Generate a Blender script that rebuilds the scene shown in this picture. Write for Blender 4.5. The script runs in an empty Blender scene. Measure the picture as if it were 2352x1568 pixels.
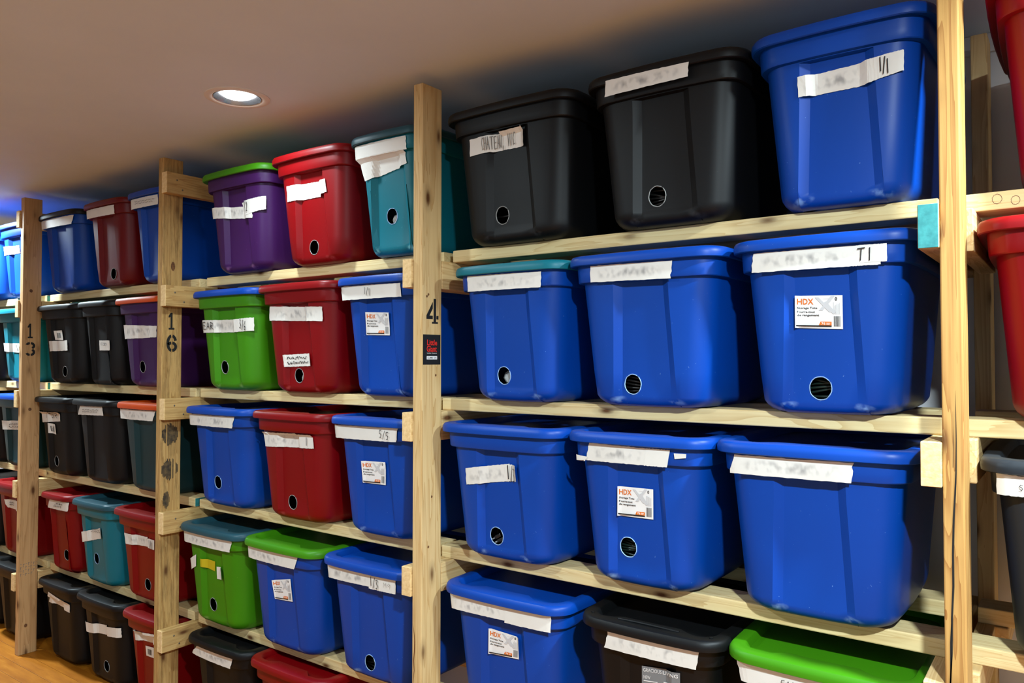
import bpy, bmesh, math, random
from mathutils import Matrix, Vector
R = random.Random(7)
scene = bpy.context.scene
COL = scene.collection
# ---------------------------------------------------------------- camera
cam = bpy.data.objects.new('camera', bpy.data.cameras.new('camera'))
COL.objects.link(cam)
yaw, pit = 0.63424, 0.02318
cy, sy, cp, sp = math.cos(yaw), math.sin(yaw), math.cos(pit), math.sin(pit)
right = Vector((cy, sy, 0)); fwd = Vector((-sy*cp, cy*cp, sp)); up = right.cross(fwd)
M = Matrix((right, up, -fwd)).transposed().to_4x4()
M.translation = Vector((0.2212, -1.7263, 1.5007))
cam.matrix_world = M
cam.data.sensor_width = 36.0
cam.data.lens = 1774.17/2352*36
cam.data.clip_start = 0.02
scene.camera = cam
# ---------------------------------------------------------------- world and exposure
w = bpy.data.worlds.new('world'); scene.world = w; w.use_nodes = True
w.node_tree.nodes['Background'].inputs[0].default_value = (0.9, 0.93, 1, 1)
w.node_tree.nodes['Background'].inputs[1].default_value = 0.01
scene.view_settings.view_transform = 'Standard'
scene.view_settings.look = 'None'
scene.view_settings.gamma = 1
scene.view_settings.exposure = 0.42
scene.view_settings.use_curve_mapping = False
# ---------------------------------------------------------------- lamps of the room (recessed ceiling lights)
CEIL = 2.385
CW = (.76, .93, 1)
LAMPS = [(-2.06, -.19, 6, CW, 150), (.62, -.19, 50, CW, 165), (-4.78, -.19, 56, CW, 160), (-7.2, -.19, 46, CW, 150),
         (-2.06, -1.45, 28, CW, 180), (.62, -1.45, 92, CW, 180), (-4.78, -1.45, 2, CW, 140)]
for i, (x, y, e, c, sprd) in enumerate(LAMPS):
    l = bpy.data.lights.new('ceiling_lamp_light', 'AREA'); l.shape = 'DISK'; l.size = .11; l.energy = e; l.color = c; l.spread = math.radians(sprd)
    o = bpy.data.objects.new('ceiling_lamp_light', l); COL.objects.link(o); o.location = (x, y, CEIL-.0075)

# ---------------------------------------------------------------- helpers
def lin(c): return tuple((v/255/12.92 if v/255 <= .04045 else ((v/255+.055)/1.055)**2.4) for v in c) + (1,)
class NT:
    def __init__(s, name):
        s.m = bpy.data.materials.new(name); s.m.use_nodes = True; s.t = s.m.node_tree
        s.b = s.t.nodes['Principled BSDF']
    def n(s, typ, **k):
        nd = s.t.nodes.new(typ)
        for a, v in k.items():
            if a.startswith('i_'):
                key = a[2:]; key = int(key) if key.isdigit() else key.replace('_', ' ')
                nd.inputs[key].default_value = v
            else: setattr(nd, a, v)
        return nd
    def l(s, a, b): s.t.links.new(a, b)
    def ramp(s, fac, stops, interp='LINEAR'):
        r = s.n('ShaderNodeValToRGB'); r.color_ramp.interpolation = interp
        e = r.color_ramp.elements
        while len(e) < len(stops): e.new(.5)
        for el, (p, c) in zip(e, stops): el.position = p; el.color = c
        s.l(fac, r.inputs[0]); return r.outputs[0]
    def math(s, op, a, b=None, c=None):
        m = s.n('ShaderNodeMath', operation=op)
        for i, v in enumerate((a, b, c)):
            if v is None: continue
            if isinstance(v, (int, float)): m.inputs[i].default_value = v
            else: s.l(v, m.inputs[i])
        return m.outputs[0]
    def mix(s, fac, a, b, mode='MIX'):
        m = s.n('ShaderNodeMix', data_type='RGBA', blend_type=mode)
        for sock, v in ((m.inputs[0], fac), (m.inputs[6], a), (m.inputs[7], b)):
            if isinstance(v, (int, float, tuple)): sock.default_value = v
            else: s.l(v, sock)
        return m.outputs[2]
    def bump(s, h, strength=.2, dist=.002):
        b = s.n('ShaderNodeBump', i_Strength=strength, i_Distance=dist); s.l(h, b.inputs['Height']); s.l(b.outputs[0], s.b.inputs['Normal'])
def plain(name, rgb, rough=.6, spec=.5):
    t = NT(name); t.b.inputs['Base Color'].default_value = lin(rgb); t.b.inputs['Roughness'].default_value = rough
    t.b.inputs['Specular IOR Level'].default_value = spec
    return t.m
def noisy(name, rgb, rgb2, scale=8, rough=.6, bump=0):
    t = NT(name); tc = t.n('ShaderNodeTexCoord'); nz = t.n('ShaderNodeTexNoise', i_Scale=scale, i_Detail=6.0)
    t.l(tc.outputs['Object'], nz.inputs['Vector'])
    t.l(t.ramp(nz.outputs[0], [(.35, lin(rgb)), (.65, lin(rgb2))]), t.b.inputs['Base Color']); t.b.inputs['Roughness'].default_value = rough
    if bump: t.bump(nz.outputs[0], bump)
    return t.m
def plastic(name, rgb, rough=.42, wear=(150, 190, 240), wa=.8):
    t = NT(name); tc = t.n('ShaderNodeTexCoord'); info = t.n('ShaderNodeObjectInfo')
    sep = t.n('ShaderNodeSeparateXYZ'); t.l(tc.outputs['Object'], sep.inputs[0])
    nz = t.n('ShaderNodeTexNoise', i_Scale=9.0, i_Detail=4.0, noise_dimensions='4D'); t.l(tc.outputs['Object'], nz.inputs['Vector']); t.l(info.outputs['Random'], nz.inputs['W'])
    base = t.mix(t.math('MULTIPLY', nz.outputs[0], .22), lin(rgb), lin(tuple(max(0, v*.82) for v in rgb)))
    # stress-whitened creases at the foot of the moulded panel, front end only
    ax = t.math('ABSOLUTE', sep.outputs[0])
    dx = t.math('MULTIPLY', t.math('SUBTRACT', ax, .084), 38.0)
    dz = t.math('MULTIPLY', t.math('SUBTRACT', sep.outputs[2], .017), 85.0)
    skew = t.math('ADD', dx, t.math('MULTIPLY', dz, .5))
    d = t.math('SQRT', t.math('ADD', t.math('MULTIPLY', skew, skew), t.math('MULTIPLY', dz, dz)))
    n2 = t.n('ShaderNodeTexNoise', i_Scale=45.0, i_Detail=4.0, noise_dimensions='4D'); t.l(tc.outputs['Object'], n2.inputs['Vector'])
    t.l(t.math('MULTIPLY', info.outputs['Random'], 30.0), n2.inputs['W'])
    f = t.math('MULTIPLY', t.math('SUBTRACT', 1.0, d), t.ramp(n2.outputs[0], [(.42, (0, 0, 0, 1)), (.62, (1, 1, 1, 1))]))
    front = t.math('LESS_THAN', sep.outputs[1], .12)
    f = t.math('MULTIPLY', t.math('MAXIMUM', f, 0.0), front)
    n3 = t.n('ShaderNodeTexNoise', i_Scale=160.0, i_Detail=2.0); t.l(tc.outputs['Object'], n3.inputs['Vector'])
    speck = t.math('MULTIPLY', t.math('GREATER_THAN', n3.outputs[0], .765), .35)
    f = t.math('MINIMUM', t.math('MULTIPLY', t.math('ADD', f, speck), wa), 1.0)
    t.l(t.mix(f, base, lin(wear)), t.b.inputs['Base Color'])
    t.b.inputs['Roughness'].default_value = rough
    t.b.inputs['Specular IOR Level'].default_value = .28
    n4 = t.n('ShaderNodeTexNoise', i_Scale=900.0, i_Detail=1.0); t.l(tc.outputs['Object'], n4.inputs['Vector'])
    t.bump(n4.outputs[0], .05, .0006)
    return t.m
def wood(name, axis, light=(219, 188, 134), dark=(184, 142, 84), knot=(92, 56, 26), dirt=0.0):
    t = NT(name); tc = t.n('ShaderNodeTexCoord'); info = t.n('ShaderNodeObjectInfo')
    off = t.n('ShaderNodeCombineXYZ'); 
    for i, k in enumerate((17.3, 9.1, 23.7)): t.l(t.math('MULTIPLY', info.outputs['Random'], k), off.inputs[i])
    add = t.n('ShaderNodeVectorMath', operation='ADD'); t.l(tc.outputs['Object'], add.inputs[0]); t.l(off.outputs[0], add.inputs[1])
    sc = [22.0, 22.0, 22.0]; sc[axis] = 1.1
    mp = t.n('ShaderNodeMapping'); mp.inputs['Scale'].default_value = sc; t.l(add.outputs[0], mp.inputs['Vector'])
    n1 = t.n('ShaderNodeTexNoise', i_Scale=1.0, i_Detail=3.0, i_Distortion=.6); t.l(mp.outputs[0], n1.inputs['Vector'])
    # growth bands
    band = t.math('FRACT', t.math('MULTIPLY', n1.outputs[0], 9.0))
    sc2 = [150.0]*3; sc2[axis] = 5.0
    mp2 = t.n('ShaderNodeMapping'); mp2.inputs['Scale'].default_value = sc2; t.l(add.outputs[0], mp2.inputs['Vector'])
    n2 = t.n('ShaderNodeTexNoise', i_Scale=1.0, i_Detail=3.0); t.l(mp2.outputs[0], n2.inputs['Vector'])
    g = t.math('ADD', t.math('MULTIPLY', t.math('POWER', band, 2.5), .62), t.math('MULTIPLY', n2.outputs[0], .5))
    col = t.ramp(g, [(.12, lin(light)), (.95, lin(dark))])
    # big soft variation
    n3 = t.n('ShaderNodeTexNoise', i_Scale=3.0, i_Detail=2.0); t.l(add.outputs[0], n3.inputs['Vector'])
    col = t.mix(t.math('MULTIPLY', n3.outputs[0], .35), col, lin(tuple(int(v*.86) for v in light)))
    # knots
    sk = [13.0]*3; sk[axis] = 5.0
    mk = t.n('ShaderNodeMapping'); mk.inputs['Scale'].default_value = sk; t.l(add.outputs[0], mk.inputs['Vector'])
    vo = t.n('ShaderNodeTexVoronoi', i_Scale=1.0); t.l(mk.outputs[0], vo.inputs['Vector'])
    col = t.mix(t.ramp(vo.outputs['Distance'], [(.06, (1, 1, 1, 1)), (.15, (.25,)*3+(1,)), (.26, (0, 0, 0, 1))]), col, lin(knot))
    if dirt:
        sd = [40.0]*3; sd[axis] = 6.0
        md = t.n('ShaderNodeMapping'); md.inputs['Scale'].default_value = sd; t.l(add.outputs[0], md.inputs['Vector'])
        nd = t.n('ShaderNodeTexNoise', i_Scale=1.0, i_Detail=6.0, i_Roughness=.7); t.l(md.outputs[0], nd.inputs['Vector'])
        col = t.mix(t.math('MULTIPLY', t.ramp(nd.outputs[0], [(.48, (0, 0, 0, 1)), (.72, (1, 1, 1, 1))]), dirt), col, lin((96, 70, 38)))
    t.l(col, t.b.inputs['Base Color']); t.b.inputs['Roughness'].default_value = .68; t.b.inputs['Specular IOR Level'].default_value = .3
    t.bump(n2.outputs[0], .35, .0012)
    return t.m
def newobj(name, me, mat=None, parent=None, loc=None):
    o = bpy.data.objects.new(name, me); COL.objects.link(o)
    if mat is not None:
        for m in (mat if isinstance(mat, (list, tuple)) else [mat]): me.materials.append(m)
    if parent is not None: o.parent = parent
    if loc is not None: o.location = loc
    return o
def mesh(name, vs, fs, mi=None, smooth=None):
    me = bpy.data.meshes.new(name); me.from_pydata(vs, [], fs)
    if mi: me.polygons.foreach_set('material_index', mi)
    if smooth is not None:
        me.polygons.foreach_set('use_smooth', [True]*len(me.polygons)); me.update(); me.set_sharp_from_angle(angle=math.radians(smooth))
    me.update(); return me
def tag(o, label=None, cat=None, group=None, kind=None):
    if label: o['label'] = label
    if cat: o['category'] = cat
    if group: o['group'] = group
    if kind: o['kind'] = kind
    return o
def empty(name, loc=(0, 0, 0)):
    o = bpy.data.objects.new(name, None); COL.objects.link(o); o.location = loc; o.empty_display_size = .05; return o
def bbox_mesh(name, sx, sy, sz, bev=.003):
    """box centred on its origin with eased edges"""
    bm = bmesh.new(); bmesh.ops.create_cube(bm, size=1); bmesh.ops.scale(bm, vec=(sx, sy, sz), verts=bm.verts)
    if bev: bmesh.ops.bevel(bm, geom=bm.edges[:], offset=bev, segments=2, affect='EDGES', profile=.5)
    me = bpy.data.meshes.new(name); bm.to_mesh(me); bm.free(); return me
def box(name, lo, hi, mat, parent=None, bev=.003):
    s = [hi[i]-lo[i] for i in range(3)]
    return newobj(name, bbox_mesh(name, *s, bev), mat, parent, [(hi[i]+lo[i])/2 for i in range(3)])
def tube(pts, r, n=8):
    vs, fs = [], []
    P = [Vector(p) for p in pts]
    for i, p in enumerate(P):
        d = (P[min(i+1, len(P)-1)]-P[max(i-1, 0)]).normalized()
        a = d.orthogonal().normalized(); b = d.cross(a)
        for k in range(n):
            t = 2*math.pi*k/n; vs.append(tuple(p+a*(r*math.cos(t))+b*(r*math.sin(t))))
    for i in range(len(P)-1):
        for k in range(n): fs.append((i*n+k, i*n+(k+1) % n, (i+1)*n+(k+1) % n, (i+1)*n+k))
    fs.append(tuple(range(n-1, -1, -1))); fs.append(tuple(range((len(P)-1)*n, len(P)*n)))
    return vs, fs
def lathe(prof, n=48, c=(0, 0, 0)):
    vs, fs = [], []
    for r, z in prof:
        for k in range(n):
            t = 2*math.pi*k/n; vs.append((c[0]+r*math.cos(t), c[1]+r*math.sin(t), c[2]+z))
    for i in range(len(prof)-1):
        for k in range(n): fs.append((i*n+k, i*n+(k+1) % n, (i+1)*n+(k+1) % n, (i+1)*n+k))
    return vs, fs

# ---------------------------------------------------------------- materials
M_paint = noisy('ceiling_paint', (212, 222, 232), (216, 226, 236), 3, .85)
M_wall = noisy('wall_paint', (205, 202, 204), (211, 208, 209), 3, .8)
M_roomwall = noisy('far_wall_paint', (200, 214, 228), (206, 220, 232), 3, .85)
W_z, W_x, W_y = wood('pine_upright', 2), wood('pine_slat', 0, (232, 208, 154), (204, 168, 110)), wood('pine_bearer', 1)
W_zd = wood('weathered_pine_upright', 2, (196, 158, 98), (150, 108, 56), dirt=.75)
W_yd = wood('old_pine_bearer', 1, (204, 168, 108), (164, 120, 66), dirt=.3)
W_zo = wood('amber_pine_upright', 2, (192, 148, 84), (140, 86, 36))
W_zb = wood('brown_pine_upright', 2, (204, 162, 112), (168, 124, 78))
M_teal = noisy('teal_end_paint', (34, 118, 120), (52, 140, 140), 60, .6, .3)
M_end = noisy('end_grain', (214, 178, 122), (232, 200, 146), 90, .85, .5)
M_black = plain('black_print', (16, 16, 17), .6)
M_ink = plain('marker_ink', (28, 27, 30), .6)
M_faint = plain('faded_ink', (122, 120, 116), .7)
M_white = plain('white_print', (232, 230, 228), .5)
M_redp = plain('red_print', (214, 42, 30), .5)
M_orange = plain('orange_print', (222, 112, 24), .5)
M_grey = plain('grey_print', (160, 162, 166), .5)
M_greyl = plain('grey_label', (120, 122, 124), .55)
M_pale = plain('pale_grey_print', (198, 198, 200), .5)
M_yel = plain('yellow_sticker', (190, 170, 20), .5)
M_void = plain('dark_gap', (12, 10, 9), .9)
M_steel = plain('screw_steel', (92, 84, 72), .4)
PL = dict(blue=plastic('blue_plastic', (0, 62, 156)), red=plastic('red_plastic', (124, 0, 6), wear=(240, 120, 120), wa=.35),
          darkred=plastic('dark_red_plastic', (100, 7, 11), wear=(220, 120, 110), wa=.35), purple=plastic('purple_plastic', (58, 20, 76), wear=(200, 140, 200), wa=.5),
          green=plastic('green_plastic', (60, 130, 10), wear=(180, 220, 130), wa=.5), teal=plastic('teal_plastic', (14, 108, 124), wear=(150, 215, 215), wa=.7),
          darkteal=plastic('dark_teal_plastic', (34, 74, 86), wear=(120, 170, 170), wa=.3), slate=plastic('slate_teal_plastic', (20, 50, 54), wear=(110, 150, 150), wa=.3),
          black=plastic('black_plastic', (7, 8, 10), .5, wear=(90, 92, 96), wa=.4), charcoal=plastic('charcoal_plastic', (34, 38, 43), .45, wear=(120, 125, 130), wa=.3),
          orange=plastic('orange_plastic', (200, 72, 8), wear=(250, 200, 150), wa=.3))
M_rim = plain('cut_plastic_edge', (150, 185, 225), .5); M_rimd = plain('cut_edge_dark', (150, 152, 150), .5)
def tape_mat(name, blur):
    t = NT(name); tc = t.n('ShaderNodeTexCoord'); info = t.n('ShaderNodeObjectInfo')
    nz = t.n('ShaderNodeTexNoise', i_Scale=14.0, i_Detail=5.0, noise_dimensions='4D'); t.l(tc.outputs['Object'], nz.inputs['Vector'])
    t.l(t.math('MULTIPLY', info.outputs['Random'], 20.0), nz.inputs['W'])
    col = t.mix(nz.outputs[0], lin((232, 230, 224)), lin((216, 212, 204)))
    if blur:   # illegible faded marker writing
        mp = t.n('ShaderNodeMapping'); mp.inputs['Scale'].default_value = (62, 1, 44); t.l(tc.outputs['Object'], mp.inputs['Vector'])
        n2 = t.n('ShaderNodeTexNoise', i_Scale=1.0, i_Detail=1.5, noise_dimensions='4D'); t.l(mp.outputs[0], n2.inputs['Vector']); t.l(t.math('MULTIPLY', info.outputs['Random'], 50.0), n2.inputs['W'])
        uv = t.n('ShaderNodeSeparateXYZ'); t.l(tc.outputs['UV'], uv.inputs[0])
        du = t.math('SUBTRACT', 1.0, t.math('POWER', t.math('ABSOLUTE', t.math('MULTIPLY', t.math('SUBTRACT', uv.outputs[0], .5), 2.3)), 4.0))
        dv = t.math('SUBTRACT', 1.0, t.math('POWER', t.math('ABSOLUTE', t.math('MULTIPLY', t.math('SUBTRACT', uv.outputs[1], .5), 2.9)), 2.0))
        k = t.math('MULTIPLY', t.math('MAXIMUM', du, 0.0), t.math('MAXIMUM', dv, 0.0))
        ink = t.ramp(n2.outputs[0], [(.44, (0, 0, 0, 1)), (.70, (1, 1, 1, 1))])
        col = t.mix(t.math('MULTIPLY', t.math('MULTIPLY', ink, k), .62), col, lin((92, 92, 98)))
    t.l(col, t.b.inputs['Base Color']); t.b.inputs['Roughness'].default_value = .5
    t.bump(nz.outputs[0], .5, .002)
    return t.m
M_tape, M_tapeb = tape_mat('label_tape', False), tape_mat('faded_label_tape', True)

# ---------------------------------------------------------------- setting
def ceiling():
    bm = bmesh.new()
    X0, X1, Y0, Y1 = -9.0, 3.6, -3.8, .72
    loops = []
    def loop(pts):
        v = [bm.verts.new((x, y, 0)) for x, y in pts]
        return [bm.edges.new((v[i], v[(i+1) % len(v)])) for i in range(len(v))]
    es = loop([(X0, Y0), (X1, Y0), (X1, Y1), (X0, Y1)])
    for x, y, *_ in LAMPS: es += loop([(x+.078*math.cos(2*math.pi*k/40), y+.078*math.sin(2*math.pi*k/40)) for k in range(40)])
    bmesh.ops.triangle_fill(bm, use_beauty=True, edges=es)
    for f in bm.faces:
        if f.normal.z > 0: f.normal_flip()
    me = bpy.data.meshes.new('ceiling'); bm.to_mesh(me); bm.free()
    o = newobj('ceiling', me, M_paint, loc=(0, 0, CEIL)); tag(o, kind='structure')
ceiling()
FL = -.028
tag(box('wall_back', (-9, .72, FL-.05), (3.6, .84, CEIL+.2), M_wall, bev=0), kind='structure')
tag(box('wall_front', (-9, -3.92, FL-.05), (3.6, -3.8, CEIL+.2), M_roomwall, bev=0), kind='structure')
tag(box('wall_left', (-9.12, -3.92, FL-.05), (-9, .84, CEIL+.2), M_roomwall, bev=0), kind='structure')
tag(box('wall_right', (3.6, -3.92, FL-.05), (3.72, .84, CEIL+.2), M_roomwall, bev=0), kind='structure')
tag(box('trim_1', (-9, .706, CEIL-.052), (3.6, .72, CEIL-.001), M_wall, bev=.002), kind='structure')
def floor_mat():
    t = NT('amber_maple'); tc = t.n('ShaderNodeTexCoord'); info = t.n('ShaderNodeObjectInfo')
    off = t.n('ShaderNodeCombineXYZ'); t.l(t.math('MULTIPLY', info.outputs['Random'], 31.0), off.inputs[0]); t.l(t.math('MULTIPLY', info.outputs['Random'], 11.0), off.inputs[1])
    add = t.n('ShaderNodeVectorMath', operation='ADD'); t.l(tc.outputs['Object'], add.inputs[0]); t.l(off.outputs[0], add.inputs[1])
    mp = t.n('ShaderNodeMapping'); mp.inputs['Scale'].default_value = (4, 22, 1); t.l(add.outputs[0], mp.inputs['Vector'])
    n = t.n('ShaderNodeTexNoise', i_Scale=1.0, i_Detail=5.0, i_Roughness=.6); t.l(mp.outputs[0], n.inputs['Vector'])
    col = t.ramp(n.outputs[0], [(.3, lin((142, 80, 14))), (.55, lin((168, 102, 24))), (.75, lin((186, 120, 38)))])
    col = t.mix(t.math('MULTIPLY', info.outputs['Random'], .3), col, lin((146, 82, 16)))
    t.l(col, t.b.inputs['Base Color']); t.b.inputs['Roughness'].default_value = .45; t.b.inputs['Specular IOR Level'].default_value = .25
    t.bump(n.outputs[0], .05, .001)
    return t.m
M_floor = floor_mat()
fl = box('floor', (-9, -3.9, FL-.06), (3.6, .8, FL-.012), M_floor, bev=0); tag(fl, kind='structure')
# floor boards: each its own piece where the photograph shows the floor; a coarser joined deck elsewhere
lens = [.61, .86, 1.12]
pm = [bbox_mesh('floor_plank', L-.0012, .0818, .012, .0008) for L in lens]
for m_ in pm: m_.materials.append(M_floor)
for r in range(21):
    y = -1.0+r*.083; x = -6.4-R.random()*.6
    while x < -2.2:
        k = R.randrange(3); o = bpy.data.objects.new('floor_plank', pm[k]); COL.objects.link(o); o.parent = fl
        o.location = Vector((x+lens[k]/2, y, FL-.006))-fl.location; x += lens[k]
dvs, dfs = [], []
def addbox(vs, fs, lo, hi):
    b = len(vs); vs += [(x, y, z) for x in (lo[0], hi[0]) for y in (lo[1], hi[1]) for z in (lo[2], hi[2])]
    fs += [tuple(b+i for i in f) for f in ((0, 1, 3, 2), (4, 6, 7, 5), (0, 4, 5, 1), (2, 3, 7, 6), (0, 2, 6, 4), (1, 5, 7, 3))]
def deck(x0, x1, y0, y1):
    y = y0
    while y < y1-.01:
        x = x0
        while x < x1-.01:
            L = min(R.choice(lens), x1-x); addbox(dvs, dfs, (x, y, FL-.012), (x+L-.0012, min(y+.0818, y1), FL)); x += L
        y += .083
deck(-9, 3.6, -3.8, -1.0415); deck(-9, -7.0, -1.0415, .7); deck(-2.2+.9, 3.6, -1.0415, .7)
tag(newobj('floor_planks', mesh('floor_planks', dvs, dfs), M_floor, fl, -fl.location), kind='stuff')

# ---------------------------------------------------------------- recessed lights
M_can = plain('can_white', (226, 222, 216), .5); M_refl = plain('can_reflector', (120, 124, 130), .22); M_refl.node_tree.nodes['Principled BSDF'].inputs['Metallic'].default_value = .8
tb = NT('lamp_glow'); tb.b.inputs['Emission Color'].default_value = (1, .97, .93, 1); tb.b.inputs['Emission Strength'].default_value = 9; M_bulb = tb.m
ring = mesh('trim_ring', *lathe([(.106, .001), (.1055, -.003), (.1, -.0045), (.083, -.005), (.0795, -.002), (.078, .002)]), smooth=50)
cone = mesh('reflector', *lathe([(.078, .001), (.0765, -.003), (.074, .0), (.064, .030), (.060, .050), (.05, .062), (.0005, .064)]), smooth=40)
bulb = mesh('bulb', *lathe([(.0005, -.006), (.025, -.004), (.045, .003), (.056, .016), (.055, .036), (.03, .052)]), smooth=80)
for m_, mm in ((ring, M_can), (cone, M_refl), (bulb, M_bulb)): m_.materials.append(mm)
names = ['round recessed ceiling light, lit, above the purple tote', 'recessed ceiling light just out of view past the split post',
         'recessed ceiling light above the bay left of post 13', 'recessed ceiling light at the far left end of the aisle', 'recessed ceiling light in the second row, behind the one over the purple tote',
         'recessed ceiling light in the second row, right of the photographer', 'recessed ceiling light in the second row at far left']
for i, (x, y, *_) in enumerate(LAMPS):
    e = empty('recessed_light', (x, y, CEIL)); tag(e, names[i], 'ceiling light', 'recessed lights in the ceiling')
    for nm, m_ in (('trim_ring', ring), ('reflector', cone), ('bulb', bulb)): newobj(nm, m_, None, e)
# ---------------------------------------------------------------- shelving rack
M_resin = plain('resin_streak', (96, 50, 18), .4)
X4, X16, X13, X10 = -1.426, -2.898, -4.249, -5.70
S = {0: 2.2824, 1: 1.810, 2: 1.3383, 3: .8684, 4: .3859}
T, Wd, TOP, YR = .038, .089, 2.348, .60
rack = empty('shelving_rack', (X4, 0, FL)); tag(rack, 'long pine lumber shelving rack holding all the totes along the wall', 'shelving')
RO = Vector(rack.location)
def rbox(name, lo, hi, mat, bev=.003):
    o = box(name, lo, hi, mat, None, bev); o.parent = rack; o.location = Vector(o.location)-RO; return o
posts = {}
for k, x, m_ in (('R', 0.0, W_zo), ('4', X4, W_z), ('16', X16, W_zd), ('13', X13, W_zb), ('10', X10, W_z), ('E', 1.46, W_z)):
    posts[k] = rbox('post', (x, 0, FL), (x+T, Wd, TOP+(.02 if k == 'R' else 0)), m_)
    tag(posts[k], {'R': 'amber front upright with a long drying crack', '4': 'pale front upright stencilled 4', '16': 'weathered front upright stencilled 16 with dark spray spots', '13': 'brown front upright stencilled 13'}.get(k))
    rbox('rear_post', (x, YR, FL), (x+T, YR+Wd, TOP), W_z)
screws = []
def bearer(x, side, s, m_, y0=-.0065, t=T, end=None, xs=None):
    lo, hi = (x-t, x) if side < 0 else (x+T, x+T+t)
    b = rbox('bearer', (lo, y0, S[s]-Wd), (hi, YR+Wd, S[s]), m_)
    c = Vector(b.location)+RO
    e = box('end_grain', (lo+.001, y0-.0012, S[s]-Wd+.001), (hi-.001, y0+.002, S[s]-.001), end or M_end, None, .0008); e.parent = b; e.location = Vector(e.location)-c
    if end is M_teal: e['label'] = 'teal painted end of the bearer'
    for (sy_, sz_) in ((.034+R.random()*.02, -.03), (.06+R.random()*.02, -.068)):
        if side > 0 and t == T:
            sv, sf = lathe([(.0002, .0012), (.0018, .0012), (.0036, .0004), (.0042, -.001)], 12)
            me = mesh('screw', [(z, xx, yy) for xx, yy, z in sv], sf)
            q = newobj('screw', me, M_steel, b, Vector((hi, sy_, S[s]+sz_))-c)
    return b
def inline(x, s, m_, dx=0.0):
    b = rbox('bearer', (x+dx, Wd+.002, S[s]-Wd), (x+T+dx, YR-.002, S[s]), m_); return b
for s in (1, 2, 3, 4):
    bearer(0, -1, s, W_y, end=M_teal if s == 1 else None)
    inline(0, s, W_y, .012)
    bearer(X4, -1, s, W_y); inline(X4, s, W_y)
    bearer(X16, 1, s, W_yd)
    bearer(X13, -1, s, W_y); inline(X13, s, W_y)
    inline(X10, s, W_y); bearer(1.46, -1, s, W_y)
bearer(X16, 1, 0, W_yd); bearer(X13, -1, 0, W_y)
YS = .148
ext = {('A', 1): (-1.393, -.02), ('A', 2): (-1.436, -.018), ('A', 3): (-1.438, -.006), ('A', 4): (-1.43, -.01),
       ('B', 1): (-2.772, -1.43), ('B', 2): (-2.812, -1.45), ('B', 3): (-2.811, -1.45), ('B', 4): (-2.812, -1.45),
       ('C', 1): (-4.251, -2.825), ('C', 2): (-4.236, -2.845), ('C', 3): (-4.262, -2.845), ('C', 4): (-4.206, -2.84),
       ('D', 1): (-5.66, -4.29), ('D', 2): (-5.66, -4.268), ('D', 3): (-5.66, -4.272), ('D', 4): (-5.66, -4.24),
       ('E', 1): (.0, 1.45), ('E', 2): (.0, 1.45), ('E', 3): (.0, 1.45), ('E', 4): (.0, 1.45)}
for (b, s), (a, c) in ext.items():
    o = rbox('shelf_slat', (a, YS, S[s]), (c, YS+Wd, S[s]+T), W_x)
    j = .02*R.random()
    o2 = rbox('shelf_slat', (a+(.014 if b == 'E' else j), .446, S[s]), (c+(.0 if b == 'A' else .012), .446+Wd, S[s]+T), W_x)
    if (b, s) in (('C', 3), ('D', 1), ('D', 2)):
        e = box('painted_end', (c-.001, YS+.002, S[s]+.002), (c+.0012, YS+Wd-.002, S[s]+T-.002), M_teal, None, .0006); e.parent = o; e.location = Vector(e.location)-Vector(o.location)-RO
        e['label'] = 'teal painted slat end'
for kx, kz, kr in ((.087, 1.832, .0090), (.119, 1.826, .0082)):   # encased knots in the slat past the cracked upright
    es_ = [o for o in rack.children if o.name.startswith('shelf_slat') and abs(o.location.z+RO.z-(S[1]+T/2)) < .001 and o.location.x+RO.x > .5 and o.location.y < .3][0]
    vs, fs = [], []
    for k in range(20):
        t = 2*math.pi*k/20; j_ = 1+.05*math.sin(3*k)
        for r_ in (kr*j_, kr*j_-.0009): vs.append((kx+r_*math.cos(t), YS-.0006, kz+r_*1.15*math.sin(t)))
    for k in range(20): a_ = 2*k; b_ = 2*((k+1) % 20); fs.append((a_, b_, b_+1, a_+1))
    newobj('knot', mesh('knot', vs, fs), M_resin, es_, -(Vector(es_.location)+RO))
rbox('spacer_block', (.038, .44, S[3]-.052), (.0755+.002, .60, S[3]-.001), W_y)
# long drying cracks in the amber upright, a resin streak in upright 4
def postpart(post, name, quadpts, mat, face='side', x=0, offs=.0009):
    """flat polygons (list of outlines in (a,z)) on a post face; face side: a=Y on +X face, face front: a=X on -Y face"""
    vs, fs = [], []
    for pl in quadpts:
        b = len(vs)
        for a, z in pl: vs.append((x+T+offs, a, z) if face == 'side' else (a, -offs, z))
        fs.append(tuple(range(b, b+len(pl))))
    bm = bmesh.new(); me = mesh(name, vs, fs); bm.from_mesh(me); bmesh.ops.triangulate(bm, faces=bm.faces[:]); bm.to_mesh(me); bm.free()
    p = posts[post]; return newobj(name, me, mat, p, -(Vector(p.location)+RO))
def crack(pts, w):
    n = len(pts); out = []
    for i in range(n-1):
        w0 = w*math.sin(math.pi*(i+.15)/(n)); w1 = w*math.sin(math.pi*(i+1.15)/(n))
        (a, z), (b, y) = pts[i], pts[i+1]
        out.append([(a-w0, z), (a+w0, z), (b+w1, y), (b-w1, y)])
    return out
postpart('R', 'crack', crack([(.024, 1.44), (.0245, 1.40), (.0245, 1.34), (.0235, 1.28), (.0215, 1.24), (.0185, 1.19), (.0165, 1.12), (.0165, 1.06), (.0135, 1.0), (.0125, .93), (.0085, .86), (.008, .8), (.0065, .7)], .0018), M_void, 'front')
postpart('R', 'crack', crack([(.0195, 1.40), (.0195, 1.34), (.0185, 1.29)], .0005), M_void, 'front')
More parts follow.
